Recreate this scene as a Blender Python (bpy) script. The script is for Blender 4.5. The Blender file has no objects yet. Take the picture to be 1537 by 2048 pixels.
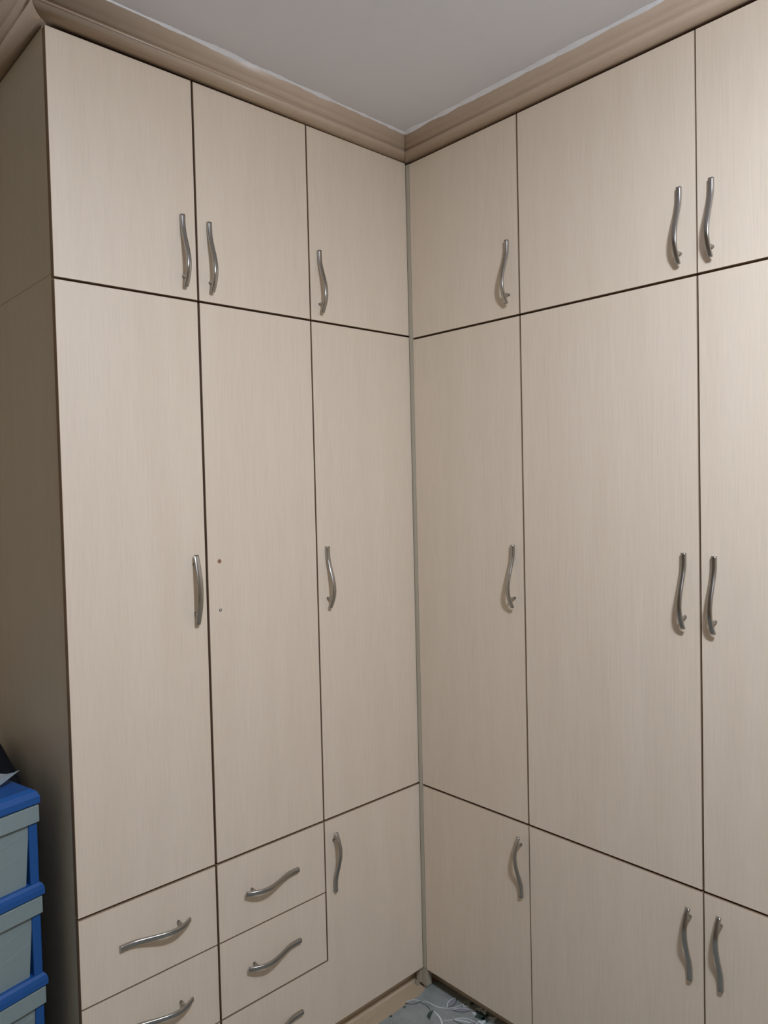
import bpy, bmesh, math, random
from mathutils import Vector, Matrix
random.seed(7)
sc = bpy.context.scene
col = sc.collection
PI = math.pi

# ------------------------------------------------------------------ camera
ZF = 0.178                      # height of the floor datum under the measured heights
CAM = Vector((1.7435, -1.7439, 1.5 + ZF))
yaw, pit, rol, fpx = 2.3948, -0.0323, -0.0237, 1503.3
fw = Vector((math.cos(pit)*math.cos(yaw), math.cos(pit)*math.sin(yaw), math.sin(pit)))
r0 = Vector((math.sin(yaw), -math.cos(yaw), 0)); u0 = r0.cross(fw)
rv = r0*math.cos(rol) + u0*math.sin(rol); uv = -r0*math.sin(rol) + u0*math.cos(rol)
cd = bpy.data.cameras.new('camera'); cam = bpy.data.objects.new('camera', cd); col.objects.link(cam)
cd.sensor_fit = 'VERTICAL'; cd.sensor_height = 36; cd.lens = fpx/2048*36
cd.clip_start = .05
M = Matrix.Identity(4)
for i in range(3):
    M[i][0] = rv[i]; M[i][1] = uv[i]; M[i][2] = -fw[i]; M[i][3] = CAM[i]
cam.matrix_world = M
sc.camera = cam

# ------------------------------------------------------------------ world, lights, exposure
w = bpy.data.worlds.new('world'); sc.world = w; w.use_nodes = True
w.node_tree.nodes['Background'].inputs[0].default_value = (.5, .55, .6, 1)
w.node_tree.nodes['Background'].inputs[1].default_value = .05
LC = (.895, .98, 1.16)
def light(name, kind, loc, power, colr, **kw):
    l = bpy.data.lights.new(name, kind); l.energy = power; l.color = colr
    for k, v in kw.items(): setattr(l, k, v)
    o = bpy.data.objects.new(name, l); o.location = loc; col.objects.link(o); return o
light('ceiling_lamp_panel', 'AREA', (1.82, -1.10, 2.46 + ZF), 25, LC, shape='DISK', size=.17)
light('ceiling_lamp_bulb', 'POINT', (1.82, -1.10, 2.46 + ZF), 45, LC, shadow_soft_size=.08)
sc.view_settings.view_transform = 'Standard'; sc.view_settings.look = 'None'
sc.view_settings.gamma = 1; sc.view_settings.use_curve_mapping = False
sc.view_settings.exposure = -0.10

# ------------------------------------------------------------------ materials
def new_mat(name):
    m = bpy.data.materials.new(name); m.use_nodes = True
    nt = m.node_tree; b = nt.nodes['Principled BSDF']
    return m, nt, b
def plain(name, c, rough=.5, metal=0, spec=.5):
    m, nt, b = new_mat(name)
    b.inputs['Base Color'].default_value = (*c, 1); b.inputs['Roughness'].default_value = rough
    b.inputs['Metallic'].default_value = metal; b.inputs['Specular IOR Level'].default_value = spec
    return m
def mapped(nt, scale, rand=True):
    tc = nt.nodes.new('ShaderNodeTexCoord'); mp = nt.nodes.new('ShaderNodeMapping')
    mp.inputs['Scale'].default_value = scale
    nt.links.new(tc.outputs['Object'], mp.inputs['Vector'])
    if rand:
        oi = nt.nodes.new('ShaderNodeObjectInfo'); ml = nt.nodes.new('ShaderNodeMath'); ml.operation = 'MULTIPLY'
        ml.inputs[1].default_value = 37.0
        nt.links.new(oi.outputs['Random'], ml.inputs[0]); nt.links.new(ml.outputs[0], mp.inputs['Location'])
    return mp
def noise(nt, vec, scale, detail=4, rough=.55):
    n = nt.nodes.new('ShaderNodeTexNoise'); n.inputs['Scale'].default_value = scale
    n.inputs['Detail'].default_value = detail; n.inputs['Roughness'].default_value = rough
    nt.links.new(vec, n.inputs['Vector']); return n
def ramp(nt, fac, stops):
    r = nt.nodes.new('ShaderNodeValToRGB'); e = r.color_ramp.elements
    while len(e) < len(stops): e.new(.5)
    for k, (p, c) in enumerate(stops): e[k].position = p; e[k].color = (*c, 1)
    nt.links.new(fac, r.inputs['Fac']); return r
def mixc(nt, a, b, fac, mode='MIX'):
    x = nt.nodes.new('ShaderNodeMix'); x.data_type = 'RGBA'; x.blend_type = mode
    for s, v in (('A', a), ('B', b)):
        i = x.inputs[6 if s == 'A' else 7]
        if isinstance(v, tuple): i.default_value = (*v, 1)
        else: nt.links.new(v, i)
    if isinstance(fac, float): x.inputs[0].default_value = fac
    else: nt.links.new(fac, x.inputs[0])
    return x.outputs[2]
def bump(nt, b, h, strength, dist=.001):
    n = nt.nodes.new('ShaderNodeBump'); n.inputs['Strength'].default_value = strength
    n.inputs['Distance'].default_value = dist
    nt.links.new(h, n.inputs['Height']); nt.links.new(n.outputs[0], b.inputs['Normal'])

def wood(name, c, amp=.06, scale=(1, 1, 1), rough=.50, spec=.5):
    """pale beech-effect laminate with fine grain along local z"""
    m, nt, b = new_mat(name)
    mp = mapped(nt, (scale[0]*520, scale[1]*520, scale[2]*9))
    n1 = noise(nt, mp.outputs[0], 1.0, 3, .6)
    mp2 = mapped(nt, (scale[0]*14, scale[1]*14, scale[2]*1.1))
    n2 = noise(nt, mp2.outputs[0], 1.0, 4, .6)
    dk = tuple(x*(1-1.1*amp) for x in c); lt = tuple(min(1, x*(1+.6*amp)) for x in c)
    r1 = ramp(nt, n1.outputs[0], [(.3, dk), (.52, c), (.75, lt)])
    r2 = ramp(nt, n2.outputs[0], [(.3, (.955, .945, .93)), (.7, (1, 1, 1))])
    nt.links.new(mixc(nt, r1.outputs[0], r2.outputs[0], 1.0, 'MULTIPLY'), b.inputs['Base Color'])
    b.inputs['Roughness'].default_value = rough; b.inputs['Specular IOR Level'].default_value = spec
    bump(nt, b, n1.outputs[0], .18, .0006)
    return m
LAM = (.72, .61, .47)
m_lam = wood('beech_laminate', LAM)
m_edge = wood('beech_edge_band', (.32, .225, .14), .05)
m_carc = plain('brown_carcass', (.075, .022, .011), .6)
m_side = wood('beech_side_laminate', (.80, .76, .62), .05, rough=.45)
m_crown = wood('crown_lacquered_wood', (.52, .40, .29), .05, (1, 1, 1), .35)
m_crownx = wood('crown_lacquered_wood_long', (.52, .40, .29), .05, (.03, .03, 30), .35)
m_floor = wood('floor_laminate', (.52, .40, .26), .07, (.2, .03, 8), .4)
m_filler = plain('filler_strip', (.44, .40, .30), .5)
m_chrome = plain('satin_chrome', (.42, .405, .38), .25, 1.0)
m_screw = plain('screw_metal', (.32, .31, .29), .35, .9)
m_chip = plain('raw_chipboard', (.38, .20, .12), .8)
m_hole = plain('hole_dark', (.03, .015, .01), .9)
m_caulk = plain('white_caulk', (.80, .80, .80), .7)
m_blue = plain('blue_plastic', (.008, .075, .26), .40)
m_drawer = plain('grey_green_plastic', (.21, .265, .26), .5)
m_groove = plain('grey_green_plastic_groove', (.20, .26, .25), .6)

def ceiling_mat():
    m, nt, b = new_mat('ceiling_paint')
    mp = mapped(nt, (1, 1, 1), False)
    n = noise(nt, mp.outputs[0], 220, 3); n2 = noise(nt, mp.outputs[0], 2.2, 3)
    r = ramp(nt, n2.outputs[0], [(.3, (.80, .81, .86)), (.7, (.84, .845, .89))])
    nt.links.new(r.outputs[0], b.inputs['Base Color']); b.inputs['Roughness'].default_value = .85
    bump(nt, b, n.outputs[0], .25, .002); return m
m_ceil = ceiling_mat()
def wall_mat():
    m, nt, b = new_mat('wall_paint')
    n = noise(nt, mapped(nt, (1, 1, 1), False).outputs[0], 140, 3)
    b.inputs['Base Color'].default_value = (.36, .275, .18, 1); b.inputs['Roughness'].default_value = .8
    bump(nt, b, n.outputs[0], .2, .002); return m
m_wall = wall_mat()
def rug_mat():
    m, nt, b = new_mat('grey_woven_pile')
    mp = mapped(nt, (1, 1, 1), False)
    n = noise(nt, mp.outputs[0], 900, 2); n2 = noise(nt, mp.outputs[0], 14, 3)
    mp3 = mapped(nt, (90, 900, 90), False); n3 = noise(nt, mp3.outputs[0], 1, 2)
    r = ramp(nt, n2.outputs[0], [(.3, (.225, .245, .222)), (.7, (.32, .335, .31))])
    r3 = ramp(nt, n3.outputs[0], [(.35, (.78, .80, .80)), (.65, (1.1, 1.1, 1.1))])
    c = mixc(nt, r.outputs[0], r3.outputs[0], .6, 'MULTIPLY')
    v = nt.nodes.new('ShaderNodeTexVoronoi'); v.inputs['Scale'].default_value = 75
    nt.links.new(mp.outputs[0], v.inputs['Vector'])
    rs = ramp(nt, v.outputs['Distance'], [(.0, (1, 1, 1)), (.12, (0, 0, 0))])
    nt.links.new(mixc(nt, c, (.9, .92, .9), rs.outputs[0]), b.inputs['Base Color'])
    b.inputs['Roughness'].default_value = .8
    bump(nt, b, n.outputs[0], .5, .001); return m
m_rug = rug_mat()
m_rwhite = plain('rug_pale_yarn', (.62, .66, .66), .8)
m_rdark = plain('rug_dark_green_yarn', (.035, .06, .05), .85)
m_rgrey = plain('rug_mid_grey_yarn', (.27, .26, .28), .85)
m_rgreen = plain('rug_sage_yarn', (.30, .38, .27), .85)
def paper_mat():
    m, nt, b = new_mat('printed_paper')
    mp = mapped(nt, (1, 1, 1), False); n = noise(nt, mp.outputs[0], 9, 3)
    r = ramp(nt, n.outputs[0], [(.35, (.58, .72, .80)), (.55, (.93, .95, .95))])
    nt.links.new(r.outputs[0], b.inputs['Base Color']); b.inputs['Roughness'].default_value = .5; return m
m_paper = paper_mat()

# ------------------------------------------------------------------ mesh helpers
def empty(name, loc, label, cat, group=None, rotz=0):
    o = bpy.data.objects.new(name, None); col.objects.link(o); o.location = loc; o.rotation_euler = (0, 0, rotz)
    o.empty_display_size = .05
    o['label'] = label; o['category'] = cat
    if group: o['group'] = group
    return o
def obj(name, bm, mats, parent=None, smooth=False, keep_world=True):
    """bm in world coordinates; stored relative to the parent's origin"""
    bmesh.ops.recalc_face_normals(bm, faces=bm.faces)
    if parent is not None and keep_world:
        bmesh.ops.transform(bm, matrix=Matrix.Translation(-Vector(origin_of(parent))), verts=bm.verts)
    me = bpy.data.meshes.new(name); bm.to_mesh(me); bm.free()
    for m in (mats if isinstance(mats, (list, tuple)) else [mats]): me.materials.append(m)
    if smooth:
        for p in me.polygons: p.use_smooth = True
    o = bpy.data.objects.new(name, me); col.objects.link(o)
    if parent is not None: o.parent = parent
    return o
def origin_of(o):
    v = Vector(o.location)
    while o.parent: o = o.parent; v = v + Vector(o.location)
    return v
def box(bm, a, b, bev=0.0, mat=0):
    x0, y0, z0 = a; x1, y1, z1 = b
    t = bmesh.new()
    vs = [t.verts.new(p) for p in ((x0,y0,z0),(x1,y0,z0),(x1,y1,z0),(x0,y1,z0),(x0,y0,z1),(x1,y0,z1),(x1,y1,z1),(x0,y1,z1))]
    for f in ((0,3,2,1),(4,5,6,7),(0,1,5,4),(1,2,6,5),(2,3,7,6),(3,0,4,7)): t.faces.new([vs[i] for i in f])
    if bev: bmesh.ops.bevel(t, geom=t.edges[:], offset=bev, segments=2, affect='EDGES', profile=.5)
    for f in t.faces: f.material_index = mat
    me = bpy.data.meshes.new('t'); t.to_mesh(me); t.free(); bm.from_mesh(me); bpy.data.meshes.remove(me)
def struct(name, bm, m):
    o = obj(name, bm, m); o['kind'] = 'structure'; return o
def B(*a, **k):
    bm = bmesh.new(); box(bm, *a, **k); return bm

# ------------------------------------------------------------------ measured layout (metres)
LT, LU, LL = 2.546+ZF, 1.989+ZF, .519+ZF       # left wardrobe: tops of the three tiers
RT, RU, RL = 2.5385+ZF, 1.979+ZF, .517+ZF
BOT = -.106+ZF
DR1, DR2 = .3055+ZF, .0985+ZF
YO, Y1, Y2 = -1.122, -.762, -.4015
X0, X1, X2, X3 = .0165, .4435, .952, 1.460
TH = .018
DEPTH = .58
def zc(y): return 2.605 + ZF - .018*y           # the ceiling rises slightly to the left

# ------------------------------------------------------------------ room shell
bm = bmesh.new(); box(bm, (-.75, -3.3, -.06), (3.3, .75, 0)); struct('floor', bm, m_floor)
bm = bmesh.new()
q = [(-.75, .75), (3.3, .75), (3.3, -3.3), (-.75, -3.3)]
lo = [bm.verts.new((x, y, zc(y))) for x, y in q]; hi = [bm.verts.new((x, y, zc(y)+.08)) for x, y in q]
bm.faces.new(lo); bm.faces.new(hi)
for i in range(4): bm.faces.new((lo[i], lo[(i+1) % 4], hi[(i+1) % 4], hi[i]))
struct('ceiling', bm, m_ceil)
def wall(name, a, b): struct(name, B(a, b), m_wall)
wall('wall_left', (-.75, -3.3, 0), (-.65, .75, 2.77)); wall('wall_back', (-.65, .65, 0), (3.3, .75, 2.76))
wall('wall_right', (3.2, -3.3, 0), (3.3, .65, 2.76)); wall('wall_front', (-.65, -3.3, 0), (3.2, -3.2, 2.79))

# ------------------------------------------------------------------ crown moulding (protrusion, height over the door tops)
CP = [(-.045, .006), (.008, .005), (.013, .0035), (.022, .0045), (.031, .008), (.036, .014), (.037, .020), (.034, .0255),
      (.026, .029), (.033, .0315), (.038, .036), (.041, .042), (.0430, .046), (.0480, .049), (.0520, .060), (.0550, .071)]
def crown(name, stations, mat):
    """stations: function(p) -> list of (x,y,base z) along the run for a profile point protruding by p"""
    bm = bmesh.new(); rows = []
    pts = CP + [(.0555, None), (-.045, None)]
    for p, h in pts:
        row = []
        for (x, y, zb) in stations(p):
            z = zc(y)+.002 if h is None else zb + h*(zc(y)-zb)/.073
            row.append(bm.verts.new((x, y, z)))
        rows.append(row)
    n = len(rows)
    for i in range(n):
        a, b = rows[i], rows[(i+1) % n]
        for j in range(len(a)-1): bm.faces.new((a[j], a[j+1], b[j+1], b[j]))
    bm.faces.new([r[0] for r in rows]); bm.faces.new([r[-1] for r in rows])
    o = struct(name, bm, mat)
    for p in o.data.polygons: p.use_smooth = len(p.vertices) == 4
    return o
g = .0006
crown('trim_1', lambda p: [(p-0.0, YO-p+g, LT), (p, -p-g, RT+.004)], m_crown)
crown('trim_2', lambda p: [(p+g, -p, RT+.002), (X3+.3, -p, RT+.002)], m_crown)
crown('trim_3', lambda p: [(p, YO-p-g, LT), (-.63, YO-p-g, LT)], m_crown)
# rough white caulk between moulding and ceiling, its width wandering
def caulk(f, n, name):
    bm = bmesh.new(); prev = None; wd = .003
    for i in range(n+1):
        t = i/n; wd = min(.0062, max(.0012, wd + random.uniform(-.0012, .0012)))
        (x, y), (nx, ny) = f(t)
        z = zc(y)
        ring = [bm.verts.new((x-nx*.002, y-ny*.002, z-.003-wd*.7)), bm.verts.new((x+nx*(wd*.8), y+ny*(wd*.8), z-.0012-wd*.3)),
                bm.verts.new((x+nx*(wd*1.9+.001), y+ny*(wd*1.9+.001), z+.001)), bm.verts.new((x-nx*.002, y-ny*.002, z+.001))]
        if prev:
            for k in range(4): bm.faces.new((prev[k], prev[(k+1) % 4], ring[(k+1) % 4], ring[k]))
        else: bm.faces.new(ring)
        prev = ring
    bm.faces.new(prev)
    struct(name, bm, m_caulk)
P = .0553
caulk(lambda t: ((P, (YO-P)*(1-t)+(-P)*t), (1, 0)), 170, 'trim_4')
caulk(lambda t: ((P*(1-t)+(X3+.3)*t, -P), (0, -1)), 170, 'trim_5')

# ------------------------------------------------------------------ handles
def ribbon(path, name):
    """path: (z, out, half width, half thickness); rounded-rectangle section"""
    bm = bmesh.new(); prev = None; N = 12
    for i, (z, o, hw, ht) in enumerate(path):
        a = path[max(0, i-1)]; c = path[min(len(path)-1, i+1)]
        tx, tz = c[1]-a[1], c[0]-a[0]; l = math.hypot(tx, tz); nx, nz = tz/l, -tx/l
        ring = []
        for k in range(N):
            an = 2*PI*(k+.5)/N; ca, sa = math.cos(an), math.sin(an)
            e = .45
            u = math.copysign(abs(ca)**e, ca)*hw; v = math.copysign(abs(sa)**e, sa)*ht
            ring.append(bm.verts.new((o+nx*v, u, z+nz*v)))
        if prev:
            for k in range(N): bm.faces.new((prev[k], prev[(k+1) % N], ring[(k+1) % N], ring[k]))
        else: bm.faces.new(ring)
        prev = ring
    bm.faces.new(prev)
    return bm
def cyl(bm, z, x0, x1, r, r2=None, n=14):
    a = []; b = []
    r2 = r2 or r
    for k in range(n):
        an = 2*PI*k/n
        a.append(bm.verts.new((x0, r*math.cos(an), z+r*math.sin(an)))); b.append(bm.verts.new((x1, r2*math.cos(an), z+r2*math.sin(an))))
    bm.faces.new(a); bm.faces.new(b)
    for k in range(n): bm.faces.new((a[k], a[(k+1) % n], b[(k+1) % n], b[k]))
def smooth_path(keys, n):
    out = []
    for i in range(n+1):
        z = keys[0][0] + (keys[-1][0]-keys[0][0])*i/n
        for k in range(len(keys)-1):
            a, b = keys[k], keys[k+1]
            if (z-a[0])*(z-b[0]) <= 1e-12:
                p0 = keys[max(0, k-1)]; p3 = keys[min(len(keys)-1, k+2)]
                t = (z-a[0])/(b[0]-a[0]); h = b[0]-a[0]; r = []
                for j in (1, 2, 3):
                    m0 = (b[j]-p0[j])/(b[0]-p0[0])*h; m1 = (p3[j]-a[j])/(p3[0]-a[0])*h
                    r.append((2*t**3-3*t*t+1)*a[j]+(t**3-2*t*t+t)*m0+(-2*t**3+3*t*t)*b[j]+(t**3-t*t)*m1)
                out.append((z, *r)); break
    return out
def s_handle_mesh():
    K = [(.090, .0056, .0060, .0052), (.070, .0058, .0060, .0053), (.052, .0080, .0059, .0050), (.030, .0150, .0058, .0042),
         (.004, .0245, .0058, .0037), (-.020, .0310, .0058, .0036), (-.042, .0325, .0058, .0036), (-.060, .0285, .0058, .0036),
         (-.076, .0215, .0058, .0036), (-.090, .0130, .0058, .0035)]
    bm = ribbon(smooth_path(K, 44), 'h'); cyl(bm, -.064, -.0005, .0268, .0042, .0038)
    bmesh.ops.recalc_face_normals(bm, faces=bm.faces)
    me = bpy.data.meshes.new('handle'); bm.to_mesh(me); bm.free(); me.materials.append(m_chrome)
    for p in me.polygons: p.use_smooth = len(p.vertices) == 4
    return me
def bow_handle_mesh():
    K = [(.088, .0120, .0066, .0022), (.064, .0190, .0072, .0024), (.030, .0262, .0078, .0026), (0, .0290, .0080, .0027),
         (-.030, .0275, .0078, .0026), (-.064, .0205, .0070, .0024), (-.090, .0125, .0060, .0022)]
    bm = ribbon(smooth_path(K, 40), 'h'); cyl(bm, .064, -.0005, .0180, .0042); cyl(bm, -.064, -.0005, .0190, .0042)
    bmesh.ops.recalc_face_normals(bm, faces=bm.faces)
    me = bpy.data.meshes.new('handle'); bm.to_mesh(me); bm.free(); me.materials.append(m_chrome)
    for p in me.polygons: p.use_smooth = len(p.vertices) == 4
    return me
HS, HB = s_handle_mesh(), bow_handle_mesh()
def handle(front, side, u, z, kind='up', mesh=None, lean=0.0):
    """side L: outward +x at y=u; side R: outward -y at x=u.  kind: up = flat foot above, down = flat foot below,
    right / left = lying, post at that end"""
    o = bpy.data.objects.new('handle', mesh or HS); col.objects.link(o); o.parent = front
    a = {'up': 0, 'down': PI, 'right': PI/2, 'left': -PI/2}[kind]
    R = Matrix.Rotation(a + lean, 4, 'X')            # turn within the door plane
    if side == 'L': T = Matrix.Translation((0, u, z+ZF))
    else: T = Matrix.Translation((u, 0, z+ZF)); R = Matrix.Rotation(-PI/2, 4, 'Z') @ R
    o.matrix_local = Matrix.Translation(-origin_of(front)) @ T @ R
    return o

# ------------------------------------------------------------------ wardrobe building blocks
def front(name, side, u0, u1, z0, z1, parent, label=None):
    bm = bmesh.new()
    a, b = ((-TH, u0, z0), (0, u1, z1)) if side == 'L' else ((u0, 0, z0), (u1, TH, z1))
    box(bm, a, b, .0009)
    bm.faces.ensure_lookup_table()
    for f in bm.faces:
        n = f.normal; f.normal_update(); n = f.normal
        fac = abs(n.x) if side == 'L' else abs(n.y)
        f.material_index = 0 if fac > .99 else 1
    o = obj(name, bm, [m_lam, m_edge], parent)
    if label: o['label'] = label
    return o
def carcass(side, u0, u1, z0, z1, parent, end=False, base=None):
    """open-fronted box of boards behind the doors; side boards, top, bottom, back"""
    t = .018; f0 = TH + .0025
    def bx(ua, ub, da, db, za, zb, mat=0):
        if side == 'L': box(bm, (-db, ua, za), (-da, ub, zb), .0005, mat)
        else: box(bm, (ua, da, za), (ub, db, zb), .0005, mat)
    bm = bmesh.new()
    bx(u0+t, u1-t, f0, DEPTH, z0, z0+t); bx(u0+t, u1-t, f0, DEPTH, z1-t, z1)
    bx(u1-t, u1, f0, DEPTH, z0, z1); bx(u0+t, u1-t, DEPTH-.01, DEPTH, z0+t, z1-t)
    if not end: bx(u0, u0+t, f0, DEPTH, z0, z1)
    o = obj('carcass', bm, m_carc, parent)
    if end:
        bm = bmesh.new(); bx(u0, u0+t, f0-.0015, DEPTH, z0, z1)
        s = obj('side_panel', bm, m_side, parent); s['label'] = 'grey-beige laminate side panel in shade'
    return o
hx = lambda v: v/2

# ---- left wardrobe
G1 = .0025
def unit(name, side, u0, u1, z0, z1, label, cat, group=None):
    loc = (0, (u0+u1)/2, z0) if side == 'L' else ((u0+u1)/2, 0, z0)
    return empty(name, loc, label, cat, group)
SL = 2.0015+ZF; SLL = .5215+ZF                       # seams of the side panels sit a little over the door gaps

t = unit('wall_cabinet', 'L', YO, Y2, LU, LT, 'two-door top cabinet under the crown moulding, at the outer left end of the left wardrobe', 'cabinet')
carcass('L', YO+.001, Y2-.0007, SL+.0006, LT+.004, t, end=True)
d = front('door', 'L', YO, Y1-.0026, LU+.0025, LT-.001, t); handle(d, 'L', -.8025, 2.109)
d = front('door', 'L', Y1+.0026, Y2-.0020, LU+.0025, LT-.001, t); handle(d, 'L', -.727, 2.106)
t = unit('wall_cabinet', 'L', Y2, 0, LU, LT, 'single-door top cabinet of the left wardrobe, beside the inner corner of the room', 'cabinet')
carcass('L', Y2+.0007, -.001, SL+.0006, LT+.004, t)
d = front('door', 'L', Y2+.0022, -.0006, LU+.0025, LT-.001, t); handle(d, 'L', -.367, 2.104)

t = unit('tall_wardrobe_cabinet', 'L', YO, Y2, LL, LU, 'tall two-door wardrobe section whose right door has lost its handle and shows two screw holes', 'wardrobe')
carcass('L', YO+.001, Y2-.0007, SLL+.0006, SL-.0006, t, end=True)
d = front('door', 'L', YO, Y1-.0030, LL+.0028, LU-.0025, t)
h = handle(d, 'L', -.798, 1.2515, 'up', HB); h['label'] = 'bright chrome bow handle of a different, plain arched shape'
d2 = front('door', 'L', Y1+.0030, Y2-.0020, LL+.0028, LU-.0025, t, 'beech-effect door without a handle, two screw holes left')
def disc(name, y, z, r0, r1, x, mat, parent, label=None):
    bm = bmesh.new(); n = 20; a = []; b = []; c = []
    for k in range(n):
        an = 2*PI*k/n; cs, sn = math.cos(an), math.sin(an)
        a.append(bm.verts.new((x, y+r1*cs, z+r1*sn))); b.append(bm.verts.new((x+.0004, y+r0*cs, z+r0*sn))); c.append(bm.verts.new((x+.0001, y+r0*cs*.9, z+r0*sn*.9)))
    for k in range(n):
        bm.faces.new((a[k], a[(k+1) % n], b[(k+1) % n], b[k])); bm.faces.new((b[k], b[(k+1) % n], c[(k+1) % n], c[k]))
    if r0 > 0: bm.faces.new(c)
    o = obj(name, bm, mat, parent)
    for p in o.data.polygons:
        if len(mat) > 1 and abs(p.center.y) >= 0 and len(p.vertices) > 4: p.material_index = 1
    if label: o['label'] = label
    return o
disc('screw_hole', -.7243, 1.3169+ZF, .0022, .0062, .0004, [m_chip, m_hole], d2, 'chipped brown screw hole')
disc('screw_hole', -.7256, 1.1882+ZF, .0019, .0042, .0006, [m_screw, m_lam], d2, 'small grey ringed screw hole')

t = unit('tall_wardrobe_cabinet', 'L', Y2, 0, LL, LU, 'tall single-door section of the left wardrobe, touching the inner corner', 'wardrobe')
carcass('L', Y2+.0007, -.001, SLL+.0006, SL-.0006, t)
d = front('door', 'L', Y2+.0022, -.0006, LL+.0028, LU-.0025, t); handle(d, 'L', -.3655, 1.2415)

t = unit('drawer_cabinet', 'L', YO, Y1, BOT, LL, 'low cabinet of stacked drawers at the outer left end, beside the blue drawer tower', 'cabinet')
carcass('L', YO+.001, Y1-.0007, BOT, SLL-.0006, t, end=True)
zs = [(DR1+.0012, LL-.0028), (DR2+.0012, DR1-.0012), (BOT, DR2-.0012)]
for (a, b), hz in zip(zs, (.414, .2065, -.004)):
    d = front('drawer', 'L', YO, Y1-.0026, a, b, t); handle(d, 'L', -.938, hz, 'right')
t = unit('base_cabinet', 'L', Y1, 0, BOT, LL, 'low cabinet with two drawers and an L-shaped door, left of the inner corner', 'cabinet')
carcass('L', Y1+.0007, -.001, BOT, SLL-.0006, t)
d = front('drawer', 'L', Y1+.0026, Y2-.0015, DR1+.0012, LL-.0028, t); handle(d, 'L', -.5915, .4135, 'left')
d = front('drawer', 'L', Y1+.0026, Y2-.0018, DR2+.0020, DR1-.0012, t); handle(d, 'L', -.5905, .2065, 'left')
# the door front reads as one L-shaped board that runs on under the two drawers and carries a second, low handle
bm = bmesh.new()
P_ = [(Y1+.0026, BOT), (-.0006, BOT), (-.0006, LL-.0028), (Y2+.0020, LL-.0028), (Y2+.0020, DR2-.0016), (Y1+.0026, DR2-.0016)]
fr = [bm.verts.new((0, y, z)) for y, z in P_]; bk = [bm.verts.new((-TH, y, z)) for y, z in P_]
bm.faces.new(fr); bm.faces.new(bk)
for i in range(6): bm.faces.new((fr[i], fr[(i+1) % 6], bk[(i+1) % 6], bk[i]))
bmesh.ops.recalc_face_normals(bm, faces=bm.faces)
bmesh.ops.bevel(bm, geom=bm.edges[:], offset=.0009, segments=2, affect='EDGES', profile=.5)
for f_ in bm.faces: f_.normal_update(); f_.material_index = 0 if abs(f_.normal.x) > .99 else 1
d = obj('door', bm, [m_lam, m_edge], t); d['label'] = 'L-shaped door front that continues under the drawers'
handle(d, 'L', -.5905, -.004, 'left'); handle(d, 'L', -.368, .388, 'down')

# ---- right wardrobe
t = unit('wall_cabinet', 'R', X0, X1, RU, RT, 'narrow single-door top cabinet of the right wardrobe, beside the inner corner', 'cabinet')
carcass('R', X0+.001, X1-.0007, RU+.0006, RT+.003, t)
d = front('door', 'R', X0, X1-.0022, RU+.0026, RT-.001, t); handle(d, 'R', .4055, 2.106, lean=.01)
t = unit('wall_cabinet', 'R', X1, X3, RU, RT, 'wide two-door top cabinet of the right wardrobe, under the moulding and nearest the camera', 'cabinet')
carcass('R', X1+.0007, X3, RU+.0006, RT+.003, t)
d = front('door', 'R', X1+.0018, X2-.0010, RU+.0026, RT-.001, t); handle(d, 'R', .9125, 2.0995)
d = front('door', 'R', X2+.0012, X3, RU+.0026, RT-.001, t); handle(d, 'R', .9885, 2.0975)
t = unit('tall_wardrobe_cabinet', 'R', X0, X1, RL, RU, 'tall narrow single-door section of the right wardrobe, touching the inner corner', 'wardrobe')
carcass('R', X0+.001, X1-.0007, RL+.0006, RU-.0006, t)
d = front('door', 'R', X0, X1-.0020, RL+.0028, RU-.0026, t); handle(d, 'R', .4075, 1.2366, lean=.01)
t = unit('tall_wardrobe_cabinet', 'R', X1, X3, RL, RU, 'tall wide two-door section of the right wardrobe, its pair of handles facing each other', 'wardrobe')
carcass('R', X1+.0007, X3, RL+.0006, RU-.0006, t)
d = front('door', 'R', X1+.0020, X2-.0018, RL+.0028, RU-.0026, t); handle(d, 'R', .9145, 1.2375)
d = front('door', 'R', X2+.0020, X3, RL+.0028, RU-.0026, t); handle(d, 'R', .987, 1.2335)
t = unit('base_cabinet', 'R', X0, X1, BOT, RL, 'low narrow single-door cabinet right of the inner corner, above the rug', 'cabinet')
carcass('R', X0+.001, X1-.0007, BOT, RL-.0006, t)
d = front('door', 'R', X0, X1-.0010, BOT, RL-.0028, t); handle(d, 'R', .4150, .387, 'down')
t = unit('base_cabinet', 'R', X1, X3, BOT, RL, 'low wide two-door cabinet at the lower right edge of the photo', 'cabinet')
carcass('R', X1+.0007, X3, BOT, RL-.0006, t)
d = front('door', 'R', X1+.0010, X2-.0012, BOT, RL-.0028, t); handle(d, 'R', .919, .380, 'down')
d = front('door', 'R', X2+.0014, X3, BOT, RL-.0028, t); handle(d, 'R', .9935, .388, 'down')

# ---- filler post in the inner corner, notched at the bottom between the plinths
bm = bmesh.new()
box(bm, (.0002, -.0006, BOT+.002), (.0156, .020, RT), .0006)
box(bm, (.0050, -.0014, BOT+.002), (.0105, .0, RT-.002), .0004)
f = obj('corner_filler_strip', bm, m_filler)
f['label'] = 'slim grey-beige filler strip standing in the inner corner between the two wardrobes'; f['category'] = 'filler strip'
bm = bmesh.new()
box(bm, (-.030, -.004, .016), (-.009, .022, BOT-.0005), .002); box(bm, (-.008, .000, .012), (.016, .024, BOT-.0005), .002)
box(bm, (-.032, -.006, .0), (-.020, .010, .017), .0015); box(bm, (-.002, .004, .0), (.008, .016, .013), .0015)
o = obj('plinth_corner_block', bm, m_filler)
o['label'] = 'small notched cream corner block on the floor where the two plinths meet'; o['category'] = 'corner block'

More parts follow.
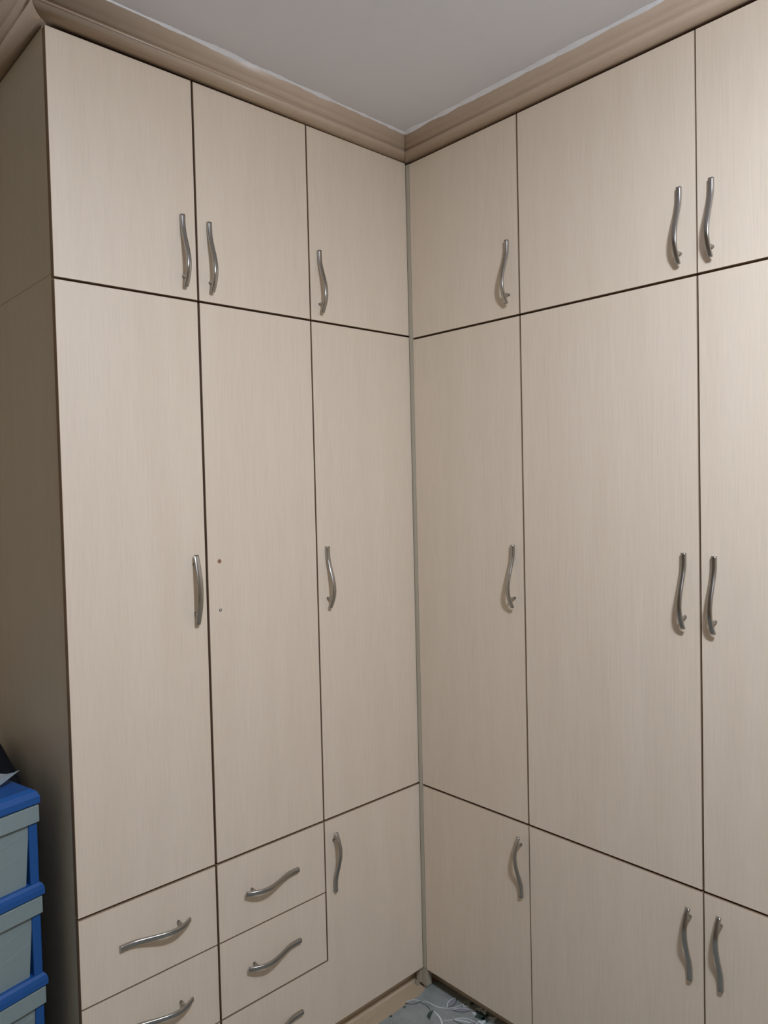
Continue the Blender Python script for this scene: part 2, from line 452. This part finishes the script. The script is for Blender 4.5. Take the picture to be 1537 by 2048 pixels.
# ---- plinths
bm = bmesh.new()
box(bm, (-.066, YO+.004, 0), (-.050, .056, BOT-.001), .0008); box(bm, (-.050, YO+.004, 0), (-.0435, .050, .016), .0015)
o = obj('plinth', bm, m_lam); o['label'] = 'pale wooden plinth board under the left wardrobe with a low strip at its foot'; o['category'] = 'plinth'
o = obj('plinth', B((-.045, .058, 0), (X3, .074, BOT-.001), .0008), m_lam)
o['label'] = 'shaded wooden plinth board under the right wardrobe, behind the rug edge'; o['category'] = 'plinth'
for o in (bpy.data.objects['plinth'],): pass

# ------------------------------------------------------------------ rug
rug = empty('rug', (1.1, -1.2, 0), 'grey woven rug with white leaf outlines and dark flowers on the corner floor', 'rug')
RT_ = .0075
outline = [(.0225, -2.7), (.0235, -.20), (.0225, -.12), (.0225, -.05), (.018, -.022), (.009, .002), (.003, .022), (.004, .040), (.014, .051), (.035, .0565), (.12, .0565), (2.3, .0565), (2.3, -2.7)]
bm = bmesh.new()
lo = [bm.verts.new((x, y, .0003)) for x, y in outline]; hi = [bm.verts.new((x, y, RT_)) for x, y in outline]
bm.faces.new(lo); bm.faces.new(hi)
for i in range(len(lo)): bm.faces.new((lo[i], lo[(i+1) % len(lo)], hi[(i+1) % len(lo)], hi[i]))
obj('rug_pile', bm, m_rug, rug)
ZR = RT_ + .0002
def spline(pts, n=10):
    out = []
    for i in range(len(pts)-1):
        p0 = pts[max(0, i-1)]; a = pts[i]; b = pts[i+1]; p3 = pts[min(len(pts)-1, i+2)]
        for k in range(n):
            t = k/n
            out.append(tuple(.5*((2*a[j]) + (b[j]-p0[j])*t + (2*p0[j]-5*a[j]+4*b[j]-p3[j])*t*t + (-p0[j]+3*a[j]-3*b[j]+p3[j])*t**3) for j in (0, 1)))
    out.append(pts[-1]); return out
def strip(bm, pts, w0, dz=.0, mat=0, taper=True):
    P = spline(pts); n = len(P); L = []; R = []
    for i, (x, y) in enumerate(P):
        a = P[max(0, i-1)]; c = P[min(n-1, i+1)]; tx, ty = c[0]-a[0], c[1]-a[1]; l = math.hypot(tx, ty) or 1
        k = w0*(.25 + .75*math.sin(PI*i/(n-1))) if taper else w0
        L.append(bm.verts.new((x-ty/l*k, y+tx/l*k, ZR+.0008+dz))); R.append(bm.verts.new((x+ty/l*k, y-tx/l*k, ZR+.0008+dz)))
    for i in range(n-1):
        f = bm.faces.new((L[i], L[i+1], R[i+1], R[i])); f.material_index = mat
def leaf(bm_out, bm_in, c, L_, W_, ang, mat_in=0, wline=.0014):
    ca, sa = math.cos(ang), math.sin(ang)
    up = []; dn = []
    for i in range(13):
        t = i/12; s = math.sin(PI*t)**.8*W_/2; u = (t-.5)*L_
        up.append((c[0]+u*ca-s*sa, c[1]+u*sa+s*ca)); dn.append((c[0]+u*ca+s*sa, c[1]+u*sa-s*ca))
    ring = up + dn[::-1][1:-1]
    f = bm_in.faces.new([bm_in.verts.new((x, y, ZR+.0004)) for x, y in ring]); f.material_index = mat_in
    strip(bm_out, up[::3]+([up[-1]] if (len(up)-1) % 3 else []), wline, .0, 0, False); strip(bm_out, dn[::3], wline*.8, .0, 1, False)
bo = bmesh.new(); bi = bmesh.new()
for c, L_, W_, a, mi in (((.031, -.081), .050, .020, .95, 0), ((.121, .006), .056, .022, 1.75, 1), ((.166, .002), .060, .018, .75, 1),
                         ((.205, -.030), .070, .026, .6, 0), ((.165, -.118), .060, .022, 1.2, 0), ((.10, -.190), .06, .022, .4, 1),
                         ((.250, -.010), .05, .022, 1.9, 0), ((.36, -.06), .06, .024, .3, 1), ((.30, -.14), .06, .024, 1.1, 0)):
    leaf(bo, bi, c, L_, W_, a, mi)
strip(bo, [(.050, -.056), (.065, -.0467), (.1034, -.0414), (.1359, -.0152), (.1504, .0225), (.146, .0447)], .0016)
strip(bo, [(.1036, -.0641), (.118, -.066), (.140, -.072), (.165, -.088), (.19, -.12), (.20, -.17)], .0024)
strip(bo, [(.155, -.082), (.175, -.052), (.205, -.030), (.235, -.020), (.262, -.030)], .0022)
strip(bo, [(.04, -.06), (.052, -.066), (.075, -.062), (.103, -.075), (.12, -.105)], .0011, 0, 1)
strip(bo, [(.146, .0447), (.150, .030), (.162, .020), (.168, .035), (.158, .048), (.150, .050)], .0020)
# repeated sprays over the hidden rest of the rug keep the weave alive from other views
for k in range(70):
    cx, cy = random.uniform(.3, 2.15), random.uniform(-2.5, -.1); a = random.uniform(0, 6.28)
    for j in range(3): leaf(bo, bi, (cx+.05*math.cos(a+j*2.1), cy+.05*math.sin(a+j*2.1)), .07, .026, a+j*2.1, j % 2)
o = obj('leaf_outline', bo, [m_rwhite, m_rdark], rug); o['kind'] = 'stuff'
o = obj('leaf_fill', bi, [m_rug, m_rgrey], rug); o['kind'] = 'stuff'
bm = bmesh.new()
def blob(c, r, n, seed, mat, k=.35, dz=0.0):
    rnd = random.Random(seed); ph = rnd.uniform(0, 6)
    pts = [(c[0]+r*(1+k*math.sin(n*2*PI*i/40+ph))*math.cos(2*PI*i/40), c[1]+r*(1+k*math.sin(n*2*PI*i/40+ph))*math.sin(2*PI*i/40)) for i in range(40)]
    f = bm.faces.new([bm.verts.new((x, y, ZR+.0012+dz)) for x, y in pts]); f.material_index = mat
for c, r, n, mt in (((.2238, .030), .018, 5, 0), ((.2430, .018), .014, 4, 0), ((.222, .046), .010, 3, 1), ((.262, .040), .011, 3, 1), ((.248, .005), .010, 3, 1),
                    ((.205, .044), .009, 3, 1), ((.156, .040), .0085, 3, 2), ((.170, .047), .0065, 4, 0), ((.020+.008, -.178), .0045, 3, 0), ((.0285, -.118), .004, 3, 0), ((.205, .018), .006, 3, 1)):
    blob(c, r, n, int(c[0]*1e4), mt, .35, 0.0003*mt)
f = bm.faces.new([bm.verts.new((x, y, ZR+.0010)) for x, y in ((.1036, -.0600), (.112, -.078), (.1254, -.1026), (.108, -.098), (.100, -.082))]); f.material_index = 0
for k in range(40):
    c = (random.uniform(.35, 2.1), random.uniform(-2.5, -.1))
    blob(c, .022, 5, k, 0); blob((c[0]+.02, c[1]+.01), .010, 3, k+50, 1, .3, .0003)
o = obj('flower_pattern', bm, [m_rdark, m_rwhite, m_rgreen], rug); o['kind'] = 'stuff'

# ------------------------------------------------------------------ blue storage drawer tower (local: x out of the front, y towards the wardrobe)
TA = math.radians(12)
tw = empty('storage_drawer_tower', (-.052, -1.182, 0), 'blue plastic drawer tower with grey-green drawers beside the wardrobe side panel', 'storage tower', rotz=TA)
def lobj(name, bm, m, label=None, par=None, smooth=False):
    o = obj(name, bm, m, par or tw, smooth, keep_world=False)
    if label: o['label'] = label
    return o
W, D = .36, .34
LID = .799+ZF
def frus(bm, a, b, inset, mat=0):
    """box from a to b whose top is inset on all sides"""
    x0, y0, z0 = a; x1, y1, z1 = b; i = inset; zm = z0+(z1-z0)*.45
    rings = []
    for z, k in ((z0, 0), (zm, 0), (z0+(z1-z0)*.8, i*.35), (z1, i)):
        rings.append([bm.verts.new(p) for p in ((x0+k, y0+k, z), (x1-k, y0+k, z), (x1-k, y1-k, z), (x0+k, y1-k, z))])
    bm.faces.new(rings[0]); bm.faces.new(rings[-1])
    for a_, b_ in zip(rings, rings[1:]):
        for k in range(4): bm.faces.new((a_[k], a_[(k+1) % 4], b_[(k+1) % 4], b_[k]))
bm = bmesh.new(); frus(bm, (-D, -W, LID), (.004, .002, LID+.034), .014)
lobj('lid', bm, m_blue)
bm = bmesh.new()
for k in range(3): box(bm, (-.10-.012*k, -.10, LID+.0335), (-.096-.012*k, -.045, LID+.0355), .0006)
lobj('lid_rib', bm, m_blue)
PITCH = .2115
tiers = [LID - PITCH*k for k in range(5)]
for i in range(4):
    zt, zb = tiers[i], tiers[i+1]
    if i < 3:
        bm = bmesh.new(); frus(bm, (-D, -W, zb), (.006, .004, zb+.028), .007); lobj('rail', bm, m_blue)
    else:
        lobj('base_frame', B((-D, -W, .012), (.006, .004, max(zb+.028, .14)), .004), m_blue)
    z0 = zb+.026 if i < 3 else .14
    for (ya, yb) in ((-.024, -.003), (-W+.003, -W+.024)):
        for (xa, xb) in ((-.030, -.003), (-D+.003, -D+.03)):
            lobj('post', B((xa, ya, z0), (xb, yb, zt), .002), m_blue)
    lobj('side_board', B((-D+.03, -.008, z0), (-.030, -.003, zt), .001), m_blue)
    lobj('side_board', B((-D+.03, -W+.003, z0), (-.030, -W+.008, zt), .001), m_blue)
    # drawer: wide lip over a narrowing bin
    dr = bmesh.new()
    box(dr, (-.012, -W+.004, zt-.043), (.004, -.001, zt-.004), .0018)
    a, b = zt-.045, z0-.001
    ringt = [(-.006, -.022), (-.006, -W+.022), (-D+.035, -W+.022), (-D+.035, -.022)]
    ringb = [(-.010, -.031), (-.010, -W+.031), (-D+.045, -W+.031), (-D+.045, -.031)]
    v1 = [dr.verts.new((x, y, zt-.042)) for x, y in ringt]; v2 = [dr.verts.new((x, y, b+.002)) for x, y in ringb]
    dr.faces.new(v1); dr.faces.new(v2)
    for k in range(4): dr.faces.new((v1[k], v1[(k+1) % 4], v2[(k+1) % 4], v2[k]))
    dd = lobj('drawer', dr, m_drawer)
    # curved steps pressed into the drawer front
    gb = bmesh.new(); hgt = a-b
    for fz in (.12, .42):
        prev = None
        for k in range(25):
            s = k/24; y = -.030-(W-.060)*s; zz = a-hgt*fz - .026*(1-(2*s-1)**2)*min(1, hgt/.14)
            q = (a-zz)/hgt; xf = -.006-.004*q
            row = [gb.verts.new((xf-.0005, y, zz+.001)), gb.verts.new((xf+.0016, y, zz)), gb.verts.new((xf-.0005, y, zz-.001))]
            if prev:
                for j in range(2): gb.faces.new((prev[j], prev[j+1], row[j+1], row[j]))
            prev = row
    lobj('drawer_ridge', gb, m_groove, par=dd)
for (x, y) in ((-.02, -.02), (-.02, -W+.02), (-D+.02, -.02), (-D+.02, -W+.02)):
    bm = bmesh.new(); box(bm, (x-.012, y-.012, 0), (x+.012, y+.012, .014), .003); lobj('foot', bm, m_blue)

# curled paper on the lid (local frame of its own)
bm = bmesh.new(); NX, NY = 14, 22; grid = []
for i in range(NX+1):
    row = []
    for j in range(NY+1):
        s = j/NY; t_ = i/NX
        y = -.015 - .30*(1-s); x = -.045 - .20*t_ - .01*(1-s)
        dd_ = math.hypot(.30*(1-s), .20*t_)
        z = LID + .0365 + .033*math.exp(-(dd_/.058)**1.2) + .0015*math.sin(14*s)
        row.append(bm.verts.new((x, y, z)))
    grid.append(row)
for i in range(NX):
    for j in range(NY): bm.faces.new((grid[i][j], grid[i+1][j], grid[i+1][j+1], grid[i][j+1]))
bmesh.ops.solidify(bm, geom=bm.faces[:], thickness=.0006)
bmesh.ops.transform(bm, matrix=Matrix.Translation((-.052, -1.182, 0)) @ Matrix.Rotation(TA, 4, 'Z'), verts=bm.verts)
o = obj('paper_sheet', bm, m_paper, None, True)
o['label'] = 'white paper sheet with an upturned corner on top of the blue drawer tower'; o['category'] = 'paper'

# guessed black shape added to fill the near-black gap between the tower and the wardrobe side, its top rising towards the back
m_black = plain('matte_black', (.006, .0065, .009), .9, spec=.2)
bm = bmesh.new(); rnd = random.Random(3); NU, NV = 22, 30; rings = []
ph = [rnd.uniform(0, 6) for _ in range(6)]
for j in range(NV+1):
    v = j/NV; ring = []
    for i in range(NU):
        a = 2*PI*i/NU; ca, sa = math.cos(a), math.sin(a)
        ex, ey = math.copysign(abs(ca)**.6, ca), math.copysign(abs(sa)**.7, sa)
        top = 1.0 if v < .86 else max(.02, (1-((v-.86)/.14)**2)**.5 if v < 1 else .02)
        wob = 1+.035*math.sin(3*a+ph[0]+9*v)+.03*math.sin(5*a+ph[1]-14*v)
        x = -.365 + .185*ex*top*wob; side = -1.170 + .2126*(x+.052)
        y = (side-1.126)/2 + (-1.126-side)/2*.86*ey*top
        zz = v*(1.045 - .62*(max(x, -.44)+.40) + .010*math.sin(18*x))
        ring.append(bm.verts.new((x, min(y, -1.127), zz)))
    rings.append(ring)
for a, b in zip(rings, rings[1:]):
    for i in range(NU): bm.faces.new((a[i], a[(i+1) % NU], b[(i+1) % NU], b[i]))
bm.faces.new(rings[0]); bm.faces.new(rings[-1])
o = obj('black_filler_shape', bm, m_black, None, True)
o['label'] = 'soft black shape added in the gap behind the blue drawer tower'; o['category'] = 'bag'
